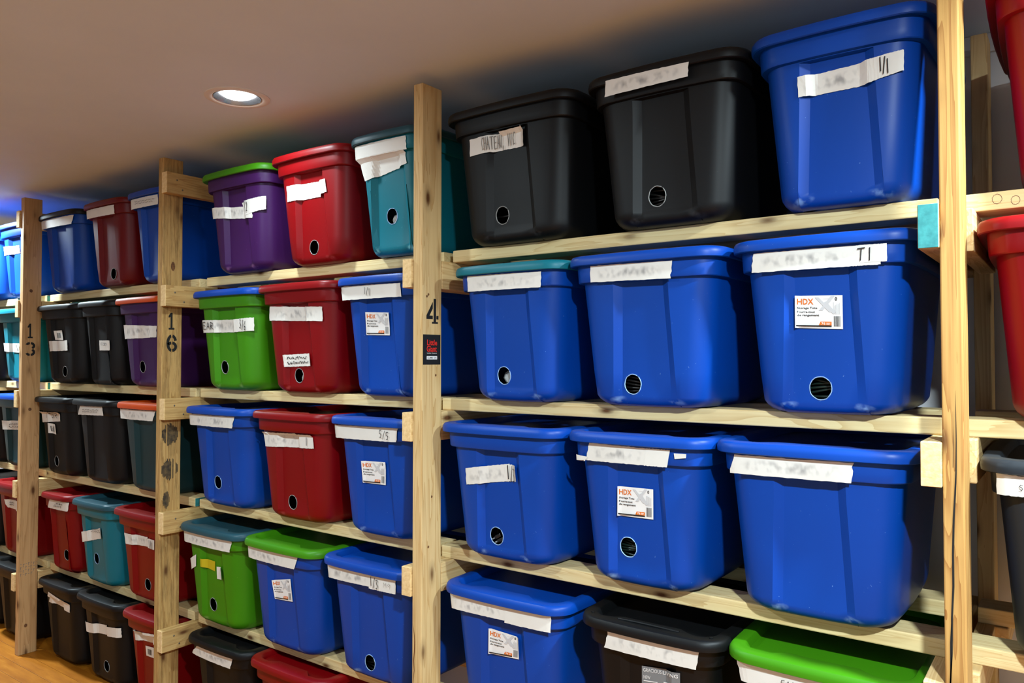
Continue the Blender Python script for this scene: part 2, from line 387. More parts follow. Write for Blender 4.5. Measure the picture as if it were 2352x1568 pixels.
postpart('R', 'crack', crack([(.0125, 1.0), (.0105, .95), (.0105, .9), (.0085, .84), (.0080, .76)], .0014), M_void, 'front')
def oval(cx, cz, ra, rz, n=16, jit=.1):
    return [(cx+ra*math.cos(2*math.pi*k/n)*(1+R.uniform(-jit, jit)), cz+rz*math.sin(2*math.pi*k/n)*(1+R.uniform(-jit, jit))) for k in range(n)]
postpart('4', 'resin_streak', crack([(X4+.004, .70), (X4+.009, .675), (X4+.012, .65), (X4+.011, .62), (X4+.008, .59), (X4+.010, .56), (X4+.006, .52)], .0016), M_resin, 'front')
M_knot = noisy('knot_wood', (86, 52, 26), (120, 78, 40), 120, .7)
for post, x, pts in (('4', X4, [(.028, 1.70), (.021, 1.694), (.062, 1.452), (.045, 1.08), (.03, .93)]), ('13', X13, [(.038, 1.86), (.04, 1.24), (.035, .12)])):
    for a, z in pts: postpart(post, 'knot', [oval(a, z, .0035 if post == '4' else .008, .004 if post == '4' else .009)], M_knot, 'side', x)
postpart('16', 'knot', [oval(.046, 1.893, .009, .020)], M_knot, 'side', X16)
# black sprayed spots with streaks on upright 16
M_spray = noisy('faded_black_spray', (52, 42, 30), (96, 76, 46), 70, .8)
def spray(cy, cz, w, h):
    ps = []
    for k in range(15):
        a = cy-w/2+w*(k+.5)/15; hh = h/2*math.sqrt(max(.1, 1-((a-cy)/(w/2))**2))*R.uniform(.85, 1.12); g = R.uniform(-.004, .004)
        if R.random() < .14: continue
        ps.append([(a-w/29, cz-hh+g), (a+w/34, cz-hh*.94+g), (a+w/29, cz+hh*.90+g), (a-w/31, cz+hh+g)])
    return ps
for c in ((.040, 1.187, .072, .088), (.040, 1.04, .072, .088), (.026, .915, .030, .07)): postpart('16', 'spray_spot', spray(*c), M_spray, 'side', X16)
# stencilled numbers
def N(pl, a0, a1, z0, z1): return [(a0+(a1-a0)*u, z0+(z1-z0)*v) for u, v in pl]
FOUR = [[(.62, 0), (.84, 0), (.84, .93), (1.0, .93), (1.0, 1), (.48, 1), (.48, .93), (.62, .93)], [(.55, .12), (.55, .40), (.26, .68), (.55, .68), (.55, .82), (0, .82), (0, .68)], [(.87, .68), (1.05, .68), (1.05, .82), (.87, .82)]]
ONE = [[(.0, .2), (.38, 0), (.68, 0), (.68, .9), (1, .9), (1, 1), (.05, 1), (.05, .9), (.34, .9), (.34, .24), (.05, .3)]]
def arc(cx, cy_, rx, ry, a0, a1, th=.26, n=8):
    o, i = [], []
    for k in range(n+1):
        t = math.radians(a0+(a1-a0)*k/n); c, s_ = math.cos(t), -math.sin(t)
        o.append((cx+rx*c, cy_+ry*s_)); i.append((cx+(rx-th)*c, cy_+(ry-th*.62)*s_))
    return [[o[k], o[k+1], i[k+1], i[k]] for k in range(n)]
SIX = arc(.5, .5, .5, .5, 100, 262) + arc(.5, .70, .5, .30, -82, 82) + arc(.5, .70, .5, .30, 98, 150) + arc(.5, .5, .5, .5, 20, 80)
THREE = arc(.5, .27, .5, .27, -60, 82) + arc(.5, .72, .5, .28, -82, 60) + arc(.5, .27, .5, .27, 98, 160) + arc(.5, .72, .5, .28, 200, 262)
def stencil(post, x, pls, a0, a1, z0, z1): postpart(post, 'stencil_number', [N(p_, a0, a1, z0, z1) for p_ in pls], M_black, 'side', x)
stencil('4', X4, FOUR, .019, .071, 1.688, 1.611)
stencil('16', X16, ONE, .028, .055, 1.697, 1.626); stencil('16', X16, SIX, .020, .068, 1.606, 1.532)
stencil('13', X13, ONE, .024, .049, 1.688, 1.612); stencil('13', X13, THREE, .014, .062, 1.592, 1.518)
stamps = []
for k in range(26):
    a = .006+.0125*(k % 7)+R.uniform(-.001, .001); z = .445-.0125*(k//7)*1.4-R.random()*.006
    stamps.append([(a, z), (a+R.uniform(.004, .008), z), (a+.006, z-.0022), (a, z-.0022)]); 
    if k % 2: stamps.append([(a, z), (a+.0018, z), (a+.0018, z-.012), (a, z-.012)])
postpart('13', 'grade_stamp', stamps, M_faint, 'side', X13)

# ---------------------------------------------------------------- lettering
_tc = {}
def text2d(s, bold=False):
    """unit text: list of (verts, faces) normalised so width/height fit 0..1 box (v down)"""
    if s in _tc: return _tc[s]
    cu = bpy.data.curves.new('t', 'FONT'); cu.body = s; cu.size = 1; cu.resolution_u = 2
    if bold: cu.offset = .018
    ob = bpy.data.objects.new('t', cu); COL.objects.link(ob)
    dg = bpy.context.evaluated_depsgraph_get(); me = bpy.data.meshes.new_from_object(ob.evaluated_get(dg))
    vs = [(v.co.x, v.co.y) for v in me.vertices]; fs = [tuple(p.vertices) for p in me.polygons]
    bpy.data.objects.remove(ob); bpy.data.meshes.remove(me); bpy.data.curves.remove(cu)
    x0 = min(v[0] for v in vs); x1 = max(v[0] for v in vs); y0 = min(v[1] for v in vs); y1 = max(v[1] for v in vs)
    vs = [((a-x0)/(x1-x0), 1-(b-y0)/(y1-y0)) for a, b in vs]
    _tc[s] = (vs, fs); return _tc[s]
# hand lettering: strokes on a 0..1 cell, v down
G = {'A': [[(0, 1), (.45, 0), (.9, 1)], [(.15, .62), (.78, .6)]], 'B': [[(.05, 0), (.05, 1)], [(.05, 0), (.7, .15), (.65, .42), (.05, .5), (.8, .62), (.7, .95), (.05, 1)]],
     'C': [[(.85, .1), (.4, 0), (.05, .45), (.3, .95), (.85, .9)]], 'E': [[(.8, 0), (.05, .03), (.05, 1), (.85, .97)], [(.05, .5), (.65, .48)]],
     'G': [[(.85, .1), (.35, 0), (.05, .5), (.35, 1), (.8, .85), (.8, .55), (.5, .55)]], 'H': [[(.05, 0), (.05, 1)], [(.8, 0), (.8, 1)], [(.05, .5), (.8, .45)]],
     'I': [[(.4, 0), (.4, 1)]], 'L': [[(.05, 0), (.05, 1), (.75, .97)]], 'M': [[(0, 1), (.1, 0), (.45, .6), (.8, 0), (.9, 1)]], 'N': [[(.05, 1), (.05, 0), (.8, 1), (.8, 0)]],
     'O': [[(.4, 0), (.05, .4), (.2, .95), (.65, .95), (.85, .4), (.4, 0)]], 'Q': [[(.8, .2), (.4, 0), (.1, .4), (.4, .6), (.8, .2), (.75, 1.1)]], 'R': [[(.05, 1), (.05, 0), (.7, .15), (.6, .45), (.05, .5), (.85, 1)]],
     'S': [[(.8, .05), (.3, 0), (.1, .3), (.8, .65), (.5, 1), (.05, .9)]], 'T': [[(0, .05), (.95, 0)], [(.5, .02), (.45, 1)]], 'U': [[(.05, 0), (.1, .8), (.5, 1), (.8, .8), (.85, 0)]],
     'V': [[(.05, 0), (.45, 1), (.9, 0)]], '1': [[(.4, .02), (.5, 1)]], '2': [[(.1, .15), (.5, 0), (.8, .25), (.1, 1), (.9, .95)]],
     '3': [[(.1, .05), (.7, .05), (.4, .42), (.8, .65), (.5, 1), (.1, .92)]], '4': [[(.7, 1), (.7, 0), (.05, .65), (.9, .65)]], '5': [[(.8, 0), (.2, 0), (.15, .45), (.75, .55), (.6, 1), (.1, .95)]],
     '6': [[(.7, 0), (.15, .5), (.25, .98), (.7, .95), (.75, .6), (.2, .6)]], '/': [[(.8, -.05), (.15, 1.1)]], ',': [[(.4, .9), (.25, 1.2)]], ' ': []}
def ink2d(s, aspect, th):
    """ribbons in unit box; aspect = box width/height; th in box heights"""
    vs, fs = [], []; n = len(s); cw = 1/n
    for i, ch in enumerate(s):
        slanted = '/' in s
        for st in G.get(ch, []):
            pts = [((i+.1+.8*u)*cw, v+((-.12+.24*i/(max(1, n-1))) if slanted and ch != '/' else 0)) for u, v in st]
            for (a, b), (c, d) in zip(pts, pts[1:]):
                dx, dy = (c-a)*aspect, d-b; L = math.hypot(dx, dy) or 1
                nx, ny = -dy/L*th/2/aspect, dx/L*th/2; ex, ey = dx/L*th*.3/aspect, dy/L*th*.3
                k = len(vs); vs += [(a+nx-ex, b+ny-ey), (c+nx+ex, d+ny+ey), (c-nx+ex, d-ny+ey), (a-nx-ex, b-ny-ey)]; fs.append((k, k+1, k+2, k+3))
    return vs, fs
def scribble(aspect, th):
    pts = []; vs, fs = [], []
    for row in (.25, .72):
        u = .06
        while u < .9:
            pts = [(u, row+R.uniform(-.14, .14))]
            for k in range(R.randint(4, 7)): u += .025; pts.append((u, row+R.uniform(-.17, .17)))
            u += .03
            for (a, b), (c, d) in zip(pts, pts[1:]):
                dx, dy = (c-a)*aspect, d-b; L = math.hypot(dx, dy) or 1; nx, ny = -dy/L*th/2/aspect, dx/L*th/2
                k = len(vs); vs += [(a+nx, b+ny), (c+nx, d+ny), (c-nx, d-ny), (a-nx, b-ny)]; fs.append((k, k+1, k+2, k+3))
    return vs, fs
def put(acc, v2, f2, box4, mi):
    """add 2-D art (unit box) into accumulator at box (u0,v0,u1,v1)"""
    vs, fs, ms = acc; k = len(vs); u0, v0, u1, v1 = box4
    vs += [(u0+(u1-u0)*a, v0+(v1-v0)*b) for a, b in v2]; fs += [tuple(k+i for i in f) for f in f2]; ms += [mi]*len(f2)
def rect(acc, u0, v0, u1, v1, mi): put(acc, [(0, 0), (1, 0), (1, 1), (0, 1)], [(0, 1, 2, 3)], (u0, v0, u1, v1), mi)
def barcode(acc, u0, v0, u1, v1, mi, n=14):
    u = u0
    for k in range(n):
        w_ = (u1-u0)/n*R.choice((.35, .6, .45)); rect(acc, u, v0, u+w_, v1, mi); u += (u1-u0)/n
# sticker on upright 4
a = ([], [], []); rect(a, 0, 0, 1, 1, 0)
b = ([], [], [])
put(b, *text2d('Little', True), (.22, .17, .80, .36), 1); put(b, *text2d('Giant', True), (.20, .37, .78, .58), 1)
put(b, *text2d('Ladder Systems'), (.22, .60, .78, .645), 2); rect(b, .20, .72, .80, .83, 2)
put(b, *text2d('CLIMB ON', True), (.24, .745, .76, .805), 1)
st = posts['4']
for acc, off, nm in ((a, .0008, 'sticker'), (b, .0014, 'sticker_print')):
    me = mesh(nm, [(X4+T+off, .004+u*.079, 1.577-v*.092) for u, v in acc[0]], acc[1], acc[2])
    for m_ in (M_black, M_redp, M_white): me.materials.append(m_)
    if nm == 'sticker': stk = newobj(nm, me, None, st, -(Vector(st.location)+RO)); stk['label'] = 'black ladder sticker with red lettering'
    else: newobj(nm, me, None, stk)

# ---------------------------------------------------------------- totes
LEN = .62
def inset(z):
    if z >= .375: return 0.0
    if z >= .330: return .018-.002*max(0, z-.333)/.042
    e = .030+.026*(1-z/.330); Rr = .038
    if z < Rr: e += Rr-math.sqrt(max(0, Rr*Rr-(Rr-z)**2))
    return e
def pw(z): return .058+.014*(1-z/.3)
BUL = .012
def recess(x, z):
    if z >= .327: return 0.
    a_ = abs(x)-pw(z); d = .016*min(1, max(.15, z/.04))
    if a_ <= 0: return d
    if a_ < .020: return d*(1-a_/.020)
    return 0.
def fronty(x, z, W):
    i = inset(z); h = W/2-i; r = .055 if z < .375 else .06
    ax = min(abs(x), h-1e-4); y = i
    if ax > h-r: y = i+r-math.sqrt(max(0, r*r-(ax-(h-r))**2))
    return y+BUL*(ax/h)**2+recess(x, z)
def outline(z, W, ins, rec=True, r=.055, xh=None, hh=.029):
    """closed loop; first the front samples left to right, then the other sides"""
    h = W/2-ins; F = h-r; y0 = ins; y1 = LEN-ins; p = pw(max(0, min(z, .3)))
    mid = [max((xh or 0)-hh, -p+.002), min((xh or 0)+hh, p-.002)]
    xs = [-F, (-F-p-.020)/2, -p-.020, -p] + [(-p+mid[0])/2] + mid + [(mid[1]+p)/2, p, p+.020, (F+p+.020)/2, F]
    pts = [(x, y0+BUL*(x/h)**2+(recess(x, z) if rec else 0)) for x in xs]
    na = 6
    def arc_(cx, cy_, a0):
        for k in range(1, na): t = math.radians(a0+90*k/na); yield cx+r*math.cos(t), cy_+r*math.sin(t)
    def b(x, y):  # bulge all round
        return (x, y+(BUL*(x/h)**2 if y < LEN/2 else -BUL*(x/h)**2))
    pts += [b(x, y) for x, y in arc_(F, y0+r, -90)]
    pts += [b(h, y0+r)] + [(h+.006*math.sin(math.pi*k/5), y0+r+(y1-y0-2*r)*k/5) for k in range(1, 5)] + [b(h, y1-r)]
    pts += [b(x, y) for x, y in arc_(F, y1-r, 0)]
    pts += [b(F-2*F*k/4, y1) for k in range(5)]
    pts += [b(x, y) for x, y in arc_(-F, y1-r, 90)]
    pts += [b(-h, y1-r)] + [(-h-.006*math.sin(math.pi*k/5), y1-r-(y1-y0-2*r)*k/5) for k in range(1, 5)] + [b(-h, y0+r)]
    pts += [b(x, y) for x, y in arc_(-F, y0+r, 180)]
    return [(x, y, z) for x, y in pts]
def body_mesh(W, hole):
    zs = [0, .003, .009, .018, .028, .038]
    hz0 = hole[1]-.031 if hole else None
    if hole: zs = [z for z in zs if z < hz0-.002]+[hz0, hole[1]+.031]
    zs = sorted(set(zs+[z for z in (.16, .22, .28, .3265, .3275, .330) if z > zs[-1]+.01 or z > .3]))
    xh = hole[0] if hole else None
    rings = [outline(z, W, inset(min(z, .3299)), True, .055, xh) for z in zs]
    rings += [outline(.3305, W, .0195, False, .055, xh), outline(.333, W, .018, False, .055, xh), outline(.352, W, .017, False, .055, xh), outline(.372, W, .016, False, .055, xh), outline(.384, W, .016, False, .055, xh)]
    n = len(rings[0]); vs = [p for r_ in rings for p in r_]; fs = []
    hr = None
    if hole: hr = min(range(len(zs)), key=lambda i: abs(zs[i]-hz0))
    for i in range(len(rings)-1):
        for k in range(n):
            if hr is not None and i == hr and k == 5: continue
            fs.append((i*n+k, i*n+(k+1) % n, (i+1)*n+(k+1) % n, (i+1)*n+k))
    fs.append(tuple(range(n-1, -1, -1)))
    circ = None
    if hole:
        c4 = [hr*n+5, hr*n+6, (hr+1)*n+6, (hr+1)*n+5]; m = 24; rr = .0245; base = len(vs)
        P = [Vector(vs[i]) for i in c4]
        z0, z1 = P[0].z, P[3].z
        for k in range(m):
            t = 2*math.pi*(k+.0)/m-math.pi*.75
            rj = rr*(1+.012*math.sin(2.1*k+W*100)+.008*math.sin(5.3*k))
            x = hole[0]+rj*math.cos(t); z = hole[1]+rj*math.sin(t)*1.08; f = (z-z0)/(z1-z0); g = (x-P[0].x)/(P[1].x-P[0].x)
            y = (P[0].y*(1-g)+P[1].y*g)*(1-f)+(P[3].y*(1-g)+P[2].y*g)*f
            vs.append((x, y, z))
        q = m//4
        for s_ in range(4):
            for k in range(q):
                a_, b_ = base+(s_*q+k) % m, base+(s_*q+k+1) % m
                # corner nearest this arc half
                if k < q/2: fs.append((c4[s_], b_, a_))
                else: fs.append((c4[(s_+1) % 4], b_, a_))
            mdl = base+(s_*q+q//2) % m; fs.append((c4[s_], c4[(s_+1) % 4], mdl))
        circ = [vs[base+k] for k in range(m)]
    return mesh('tote_body', vs, fs, smooth=32), circ
def lid_mesh(W, fancy=False):
    L = [(.374, .003), (.376, .0), (.386, -.001), (.394, .0005), (.3995, .004), (.4015, .010), (.4015, .031), (.3995, .034), (.383, .040), (.382, .052)]
    rings = []
    for j, (z, ins) in enumerate(L):
        o = outline(z, W, ins, False, .060-min(ins, .03)*.6)
        if j >= 6:  # the flat rim widens at the front middle
            o2 = []
            for x, y, zz in o:
                if y < LEN*.3:
                    s_ = max(0, min(1, (.115-abs(x))/.03)); s_ = s_*s_*(3-2*s_); y += .028*s_
                o2.append((x, y, zz))
            o = o2
        rings.append(o)
    n = len(rings[0]); vs = [p for r_ in rings for p in r_]; fs = []
    for i in range(len(rings)-1):
        for k in range(n): fs.append((i*n+k, i*n+(k+1) % n, (i+1)*n+(k+1) % n, (i+1)*n+k))
    c = len(vs); vs.append((0, LEN/2, .382))
    for k in range(n): fs.append(((len(rings)-1)*n+k, (len(rings)-1)*n+(k+1) % n, c))
    # underside lip
    base = len(vs); vs += outline(.377, W, .017, False, .055)
    for k in range(n): fs.append((base+k, base+(k+1) % n, (k+1) % n, k))
    return mesh('tote_lid', vs, fs, smooth=38)
def conform(acc, quad, W, off, ny=None):
    TL, TR, BR, BL = quad; out = []; over = max(q_[1] for q_ in quad) > .376
    for u, v in acc[0]:
        x = (TL[0]*(1-u)+TR[0]*u)*(1-v)+(BL[0]*(1-u)+BR[0]*u)*v; z = (TL[1]*(1-u)+TR[1]*u)*(1-v)+(BL[1]*(1-u)+BR[1]*u)*v
        cap = .5 if over else .3745
        DZ = (-.04, -.02, 0, .02, .04) if over else (-.007, 0, .007)
        y = min(min(fronty(x+dx, min(cap, z+dz), W) for dx in (-.014, -.007, 0, .007, .014)) for dz in DZ)
        out.append((x, y-off, z))
    return out
def clampq(q, W):
    return [(max(-(W/2-inset(z)-.008), min(W/2-inset(z)-.008, x)), z) for x, z in q]
def sheet(nu, nv, torn=True, u0=0, v0=0, u1=1, v1=1):
    vs, fs, ms = [], [], []
    for j in range(nv+1):
        for i in range(nu+1):
            u = i/nu; v = j/nv
            if torn and j in (0, nv): v += R.uniform(-.014, .014)
            if torn and i in (0, nu): u += R.uniform(-.008, .008)
            vs.append((u, v))
    for j in range(nv):
        for i in range(nu): k = j*(nu+1)+i; fs.append((k, k+1, k+nu+2, k+nu+1)); ms.append(0)
    return vs, fs, ms
def addart(name, acc, quad, W, off, mats, parent, uv=False):
    me = mesh(name, conform(acc, quad, W, off), acc[1], acc[2])
    for m_ in mats: me.materials.append(m_)
    if uv:
        l = me.uv_layers.new(name='UVMap')
        for lp in me.loops: l.data[lp.index].uv = acc[0][lp.vertex_index]
    return newobj(name, me, None, parent)
BAY = {'A': 'bay right of post 4', 'B': 'bay left of post 4', 'C': 'between posts 13 and 16', 'D': 'far left beyond post 13', 'E': 'right edge past the cracked post'}
SH = {1: 'top shelf', 2: 'second shelf', 3: 'third shelf', 4: 'fourth shelf', 5: 'floor'}
PO = {1: 'leftmost', 2: 'middle', 3: 'rightmost'}
CN = {'darkteal': 'dark teal', 'darkred': 'dark red', 'slate': 'slate teal'}
tape_z = {}
def tote(code, xc, Yf, z, W, bc, lc, hole, dec):
    e = empty('storage_tote', (xc, Yf, z))
    extra = ''
    if any(d[0] == 'hdx' for d in dec): extra = ' with printed sticker'
    elif hole: extra = ' with round hole'
    b_, l_ = CN.get(bc, bc), CN.get(lc, lc)
    colr = f'{b_} lidded tote' if bc == lc else f'{b_} tote, {l_} lid'
    ex = extra if len((colr+extra).split()) <= 7 else ''
    lab = f'{colr}{ex}, {PO[int(code[2])]} on {SH[int(code[1])]}, {BAY[code[0]]}'
    if code[0] == 'E': lab = f'{colr} on {SH[int(code[1])]}, {BAY["E"]}'
    tag(e, lab, 'storage tote', 'plastic storage totes on the shelving')
    bm_, circ = body_mesh(W, hole)
    newobj('body', bm_, PL[bc], e); newobj('lid', lid_mesh(W), PL[lc], e)
    if circ:
        pts = [(x, y-.0004, zz) for x, y, zz in circ]; pts.append(pts[0])
        vs, fs = tube(pts, .0013, 6)
        o = newobj('cut_rim', mesh('cut_rim', vs, fs, smooth=60), M_rim if bc in ('blue', 'teal') else M_rimd, e); o['label'] = 'pale ragged edge of the round cut hole'
    nt = 0
    for d in dec:
        kind, q = d[0], clampq(d[-1], W)
        if kind in ('tape', 'blur'):
            off = .0016+.0007*nt; nt += 1
            o = addart('tape_label', sheet(26, 5), q, W, off, [M_tapeb if kind == 'blur' else M_tape], e, True)
        elif kind in ('ink', 'ink2'):
            wd = abs(q[1][0]-q[0][0]); ht = max(.008, abs(q[3][1]-q[0][1])); s_ = d[1]
            v2, f2 = ink2d(s_, wd/ht, (.08 if '/' in s_ else .095) if kind == 'ink' else .06)
            # split long ribbons are fine: they follow the surface at their ends
            addart('handwriting', (v2, f2, [0]*len(f2)), q, W, .0062, [M_ink if kind == 'ink' else M_faint], e)
        elif kind == 'scr':
            wd = abs(q[1][0]-q[0][0]); ht = max(.008, abs(q[3][1]-q[0][1])); v2, f2 = scribble(wd/ht, .07)
            addart('handwriting', (v2, f2, [0]*len(f2)), q, W, .0062, [M_ink], e)
        elif kind == 'bar':
            o = addart('barcode_label', sheet(6, 4, False), q, W, .0034, [M_tape], e)
            acc = ([], [], []); barcode(acc, .25, .25, .8, .8, 0, 8); addart('barcode', acc, q, W, .0044, [M_black], o)
        elif kind == 'yel': addart('sticker_remnant', sheet(8, 4), q, W, .0022, [M_yel], e)
        elif kind == 'hdx':
            o = addart('product_sticker', sheet(30, 6, False), q, W, .0030, [M_white], e); o['label'] = 'white product sticker with orange lettering'
            acc = ([], [], [])
            for seg in ([(.42, .06), (.50, .06), (.80, .50), (.72, .50)], [(.76, .02), (.84, .02), (.58, .46), (.50, .46)], [(.60, .22), (.66, .18), (.86, .52), (.80, .56)]):
                put(acc, seg, [(0, 1, 2, 3)], (0, 0, 1, 1), 3)
            put(acc, *text2d('HDX', True), (.04, .09, .39, .27), 1)
            put(acc, *text2d('Storage Tote', True), (.04, .345, .47, .425), 2); put(acc, *text2d('Fourre-tout', True), (.04, .465, .42, .53), 2)
            put(acc, *text2d('de rangement', True), (.04, .565, .51, .65), 2)
            put(acc, [(.14, 0), (1, 0), (1, 1), (0, 1)], [(0, 1, 2, 3)], (.50, .79, .77, .90), 1); put(acc, *text2d('76', True), (.555, .81, .64, .885), 0)
            rect(acc, .66, .825, .74, .84, 0); rect(acc, .66, .86, .73, .875, 0)
            rect(acc, .02, .905, .77, .945, 2); barcode(acc, .82, .62, .96, .93, 2, 9)
            for k in range(6): rect(acc, .81+.025*k, .2+R.random()*.1, .82+.025*k, .57, 3)
            put(acc, *ink2d('O', 1, .22), (.84, .06, .90, .15), 2)
            for k in range(3): rect(acc, .6, .10+.0, .72, .105, 3)
            addart('sticker_print', acc, q, W, .0042, [M_white, M_orange, M_black, M_pale], o)
        elif kind == 'grac':
            o = addart('product_sticker', sheet(10, 6, False), q, W, .0024, [M_greyl], e); o['label'] = 'grey product sticker with white lettering'
            acc = ([], [], [])
            put(acc, *text2d('GRACIOUS'), (.04, .05, .50, .16), 0); put(acc, *text2d('LIVING', True), (.53, .055, .95, .165), 0)
            put(acc, *text2d('NEW'), (.05, .27, .22, .37), 0); put(acc, *text2d('NOUVEAU'), (.05, .55, .40, .65), 0); rect(acc, .05, .42, .40, .445, 0)
            rect(acc, .55, .38, .92, .80, 0)
            addart('sticker_print', acc, q, W, .0036, [M_white], o)
    if code == 'A42':   # raised grip bar and two studs on this lid
        vs, fs = tube([(-.085, .038, .4015), (-.03, .036, .4035), (.03, .036, .4035), (.085, .038, .4015)], .0035, 8); newobj('grip_bar', mesh('grip_bar', vs, fs, smooth=60), PL['black'], e)
        for x in (-.165, .165):
            vs, fs = lathe([(.005, .0), (.005, .003), (.0005, .004)], 12); newobj('lid_stud', mesh('lid_stud', vs, fs), PL['black'], e, (x, .045, .401))
    return e
